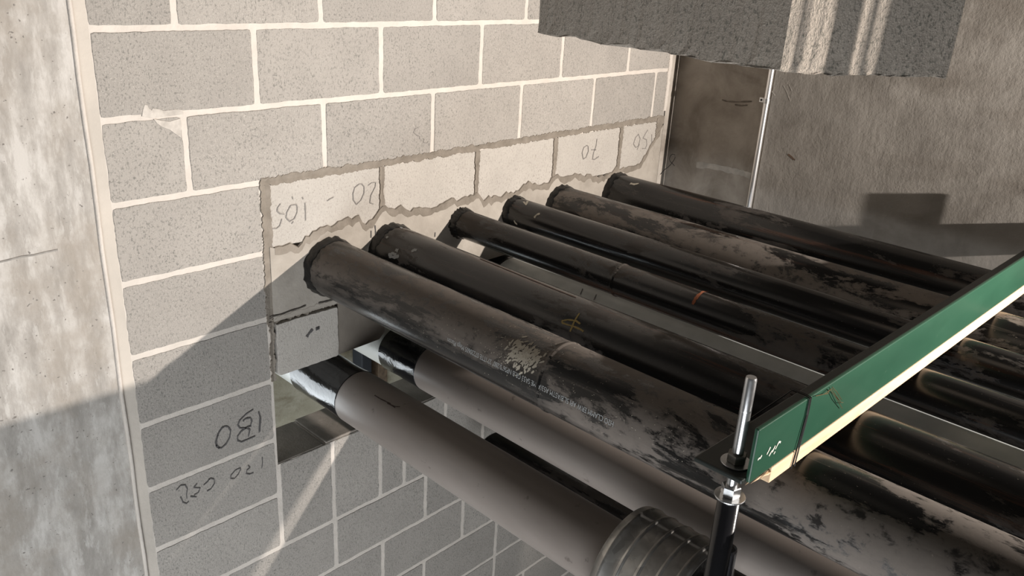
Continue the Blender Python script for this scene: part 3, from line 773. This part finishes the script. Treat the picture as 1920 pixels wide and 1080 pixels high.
wall_strokes('marker_number', zm(380, 750, 5.4, [
    [(225, 265), (190, 285), (150, 350), (125, 430), (140, 475), (185, 488), (235, 445), (270, 380), (280, 310), (255, 272), (225, 265)],
    [(205, 270), (165, 320), (140, 400), (138, 455), (165, 490)],
    [(510, 95), (440, 140), (375, 205), (352, 255), (375, 285), (430, 285), (480, 260), (495, 215), (480, 180), (430, 190), (405, 215)],
    [(490, 260), (440, 280), (385, 320), (350, 370), (350, 410), (390, 425), (450, 400), (530, 365)], [(440, 285), (475, 300), (460, 370)],
    [(562, 120), (578, 160), (572, 240), (568, 330)], [(570, 140), (585, 190), (575, 320)]]), 0.0042, M['marker'])
wall_strokes('marker_number', zm(380, 750, 5.4, [[(600, 580), (602, 640), (596, 690)], [(455, 660), (478, 685), (445, 710), (440, 745), (475, 750), (512, 735)],
    [(375, 688), (330, 710), (285, 760), (280, 795), (320, 795), (360, 750), (382, 700), (375, 688)]]) + zm(240, 800, 6, [
    [(845, 660), (890, 620), (925, 580), (965, 590), (970, 640), (930, 700), (885, 725)], [(925, 585), (900, 595)],
    [(775, 640), (735, 685), (810, 690), (790, 740), (740, 770)], [(700, 785), (770, 790)],
    [(540, 715), (590, 660), (640, 655), (665, 700), (655, 760), (660, 810)], [(590, 790), (615, 850), (655, 865), (680, 840)]]), 0.0030, M['marker'])
# sooty scratches on the half block and a crack on the mortar fill
wall_strokes('dark_scratch', zm(440, 480, 6, [[(800, 905), (830, 860), (865, 820)], [(900, 820), (935, 805)], [(905, 815), (945, 800)]]), 0.009, M['marker']).location.y -= 0.004
o = wall_strokes('mortar_crack', zm(440, 480, 6, [[(380, 700), (430, 670), (520, 650), (620, 610), (720, 580), (790, 550)], [(930, 525), (1000, 510), (1080, 490), (1140, 480)]]), 0.0042, M['grout_crack']); o.location.y -= 0.004
o = wall_strokes('mortar_scratch', zm(660, 380, 6, [[(250, 250), (255, 320), (262, 390)], [(205, 310), (205, 390)], [(925, 330), (922, 380)]]), 0.0035, M['marker']); o.location.y -= 0.004

# marks on the side walls
def side_strokes(name, host, xpl, strokes, width, mat):
    for st_ in strokes:
        o = link(name, stroke_mesh(name, [st_], lambda u, v: hit_plane(u, v, 0, xpl), width, 0.0012, lambda q: Vector((-1, 0, 0))), mat)
        o.parent = host
M['stain_dark'] = mat_plain('dark_stain', (0.17, 0.148, 0.124, 1), 0.9, vary=0.3, bscale=40)
M['stain_pale'] = mat_plain('pale_bloom', (0.44, 0.415, 0.378, 1), 0.9, vary=0.2, bscale=30)
M['stain_brown'] = mat_plain('brown_spot', (0.12, 0.075, 0.05, 1), 0.9, vary=0.3, bscale=60)
side_strokes('form_mark', rr, 2.395, [[(1354, 187), (1363, 190), (1380, 191), (1410, 190)], [(1378, 196), (1390, 198), (1402, 197)]], 0.006, M['stain_dark'])
side_strokes('pale_band', rr, 2.395, [[(1306, 309), (1330, 311), (1352, 315), (1372, 320), (1392, 324), (1408, 330)]], 0.026, M['stain_pale'])
side_strokes('brown_spot', rw, 2.304, [[(1478, 289), (1484, 294), (1490, 300)]], 0.007, M['stain_brown'])
side_strokes('trowel_ridge', rw, 2.304, [[(1448, 171), (1454, 179)], [(1470, 160), (1477, 174), (1483, 190)], [(1480, 158), (1486, 171)]], 0.0025, M['stain_pale'])

# yellow chalk mark and rust band on the pipes
pipe_strokes('chalk_mark', 1, zm(900, 460, 6, [[(1120, 765), (1070, 840), (1015, 970)], [(1130, 885), (1080, 850), (990, 838), (925, 850), (925, 872), (980, 892), (1060, 915), (1130, 945), (1165, 970)]]), 0.0045, M['yellow_chalk'])
pipe_strokes('rust_streak', 1, zm(900, 460, 6, [[(0, 150), (200, 232), (420, 322), (640, 412), (860, 502), (1080, 588)]]), 0.006, M['rust_dull'])
pipe_strokes('rust_band', 2, zm(1180, 540, 6, [[(885, 42), (830, 42), (780, 80), (740, 130), (712, 185)]]), 0.010, M['rust'])
pipe_strokes('white_scuff', 3, zm(900, 320, 6, [[(490, 350), (520, 385), (535, 345)], [(610, 530), (640, 495), (675, 485)], [(385, 560), (400, 590), (420, 600)]]), 0.008, M['splat'], split=True)
pipe_strokes('white_scuff', 1, zm(660, 380, 6, [[(410, 590), (460, 570), (500, 590)], [(420, 600), (480, 615), (530, 600)], [(490, 530), (520, 540)], [(385, 400), (405, 380)], [(545, 275), (565, 295)], [(670, 550), (700, 535), (730, 535)]]), 0.010, M['stencil'], split=True)
pipe_strokes('white_scuff', 5, zm(900, 320, 6, [[(1690, 145), (1740, 155), (1785, 145)], [(1380, 200), (1410, 185), (1440, 180)]]), 0.010, M['splat'], split=True)

# cement splash on the first pipe: flecks on its surface
V, F = [], []; q = random.Random(23); sf, nf = on_pipe(0), nrm_pipe(0)
def fleck(u, v, wa, ln, ang):
    p = sf(u, v); n = nf(p); t1 = Vector((0, 1, 0)); t2 = n.cross(t1)
    d = t1 * cos(ang) + t2 * sin(ang); s = n.cross(d); b = len(V); k = 6
    for i in range(k):
        a = 2 * pi * i / k; jj = q.uniform(0.65, 1.25)
        V.append(p + n * 0.0007 + d * (ln * cos(a) * jj) + s * (wa * sin(a) * jj))
    F.append(tuple(range(b, b + k)))
for _ in range(110): fleck(q.gauss(974, 11), q.gauss(662, 16), 0.0026, q.uniform(0.004, 0.009), radians(60) + q.gauss(0, 0.4))
for _ in range(90): fleck(q.gauss(996, 11), q.gauss(674, 11), 0.0028, q.uniform(0.004, 0.009), radians(60) + q.gauss(0, 0.4))
for _ in range(130): fleck(q.gauss(975, 32), q.gauss(655, 20), 0.0008, q.uniform(0.001, 0.003), radians(60) + q.gauss(0, 0.5))
for _ in range(110): fleck(q.uniform(840, 1180), 0, 0.0007, 0.0012, q.uniform(0, 3)) if False else None
for _ in range(120):
    u = q.uniform(760, 1300); fleck(u, 560 + (u - 760) * 0.455 + q.gauss(25, 26), 0.0006, q.uniform(0.0008, 0.002), q.uniform(0, 3))
o = link('cement_splash', mesh_from('cement_splash', V, F), M['splat']); child(o, pipes[0]); o['kind'] = 'stuff'

# stencil lettering on the first pipe, upside down as seen from above
def pipe_text(text, i, uv_start, uv_end, height, mat):
    x, z, r = UP[i][0], UP[i][1], UP[i][2]
    s, e_ = hit_pipe(*uv_start, x, z, r), hit_pipe(*uv_end, x, z, r)
    cu = bpy.data.curves.new('txt', 'FONT'); cu.body = text; cu.size = 1.0
    to = bpy.data.objects.new('txt', cu); COL.objects.link(to)
    dg = bpy.context.evaluated_depsgraph_get(); dg.update()
    me = bpy.data.meshes.new_from_object(to.evaluated_get(dg))
    bpy.data.objects.remove(to, do_unlink=True)
    xmax = max(v.co.x for v in me.vertices); ymax = max(v.co.y for v in me.vertices)
    a0 = atan2(s.z - z, s.x - x); a1 = atan2(e_.z - z, e_.x - x)
    if a0 < 0: a0 += 2 * pi
    if a1 < 0: a1 += 2 * pi
    for v in me.vertices:
        f = v.co.x / xmax; y = s.y + (e_.y - s.y) * f
        a = a0 + (a1 - a0) * f + (v.co.y / ymax) * height / r     # the letters' tops point down the side
        v.co = Vector((x + (r + 0.0007) * cos(a), y, z + (r + 0.0007) * sin(a)))
    o = link('stencil_lettering', me, mat); child(o, pipes[i]); return o
pipe_text('H2O CLAMM ERW API 5L.B/ASTM A53/ASME SA53 GR.B NPS6"0.280" 27 ITTE 07220605 Mega Placon', 0, (1152, 791), (840, 633), 0.0125, M['stencil'])

# thin dark marks on the pale jacketed pipe in the gap
for st_ in zm(900, 460, 6, [[(1155, 490), (1130, 555)], [(1310, 555), (1280, 620)]]):
    o = link('joint_mark', stroke_mesh('joint_mark', [st_], lambda u, v: hit_pipe(u, v, 1.36, -0.537, 0.12), 0.003, 0.001, lambda q: Vector((q.x - 1.36, 0, q.z + 0.537)).normalized()), M['marker']); child(o, L3)
o = link('dark_print', stroke_mesh('dark_print', zm(500, 620, 4, [[(810, 485), (850, 510), (900, 535), (965, 580)], [(905, 545), (960, 570), (1000, 572)], [(870, 520), (930, 550)]]), lambda u, v: hit_pipe(u, v, 0.633, -0.699, 0.0841), 0.0035, 0.0008, lambda q: Vector((q.x - 0.633, 0, q.z + 0.699)).normalized()), mat_plain('brown_print', (0.05, 0.035, 0.03, 1), 0.8)); child(o, L1)

# ================================================================== posts in the space behind the wall
def post(name, u, v, wd, mat, label):
    p = hit_plane(u, v, 1, 0.90)
    bm = bmesh.new(); add_box(bm, (p.x - wd / 2, 0.87, FLOOR), (p.x + wd / 2, 0.948, TOP), 0.006, 2)
    o = link(name, bm_mesh(name, bm), mat); tag(o, label, 'post'); return o
post('steel_post', 681, 672, 0.055, M['blue_post'], 'blue-black post seen through the opening between the taupe pipes')
post('timber_post', 711, 690, 0.055, M['brown_post'], 'brown post seen through the opening beside the second taupe pipe')

# bracket standing on the green angle near the side wall (just outside the photograph)
br = link('angle_bracket', box_mesh('angle_bracket', (2.176, -1.512, -0.1595), (2.222, -1.498, 0.012), 0.002), M['green']); tag(br, 'short green plate standing on the far end of the steel angle', 'bracket')
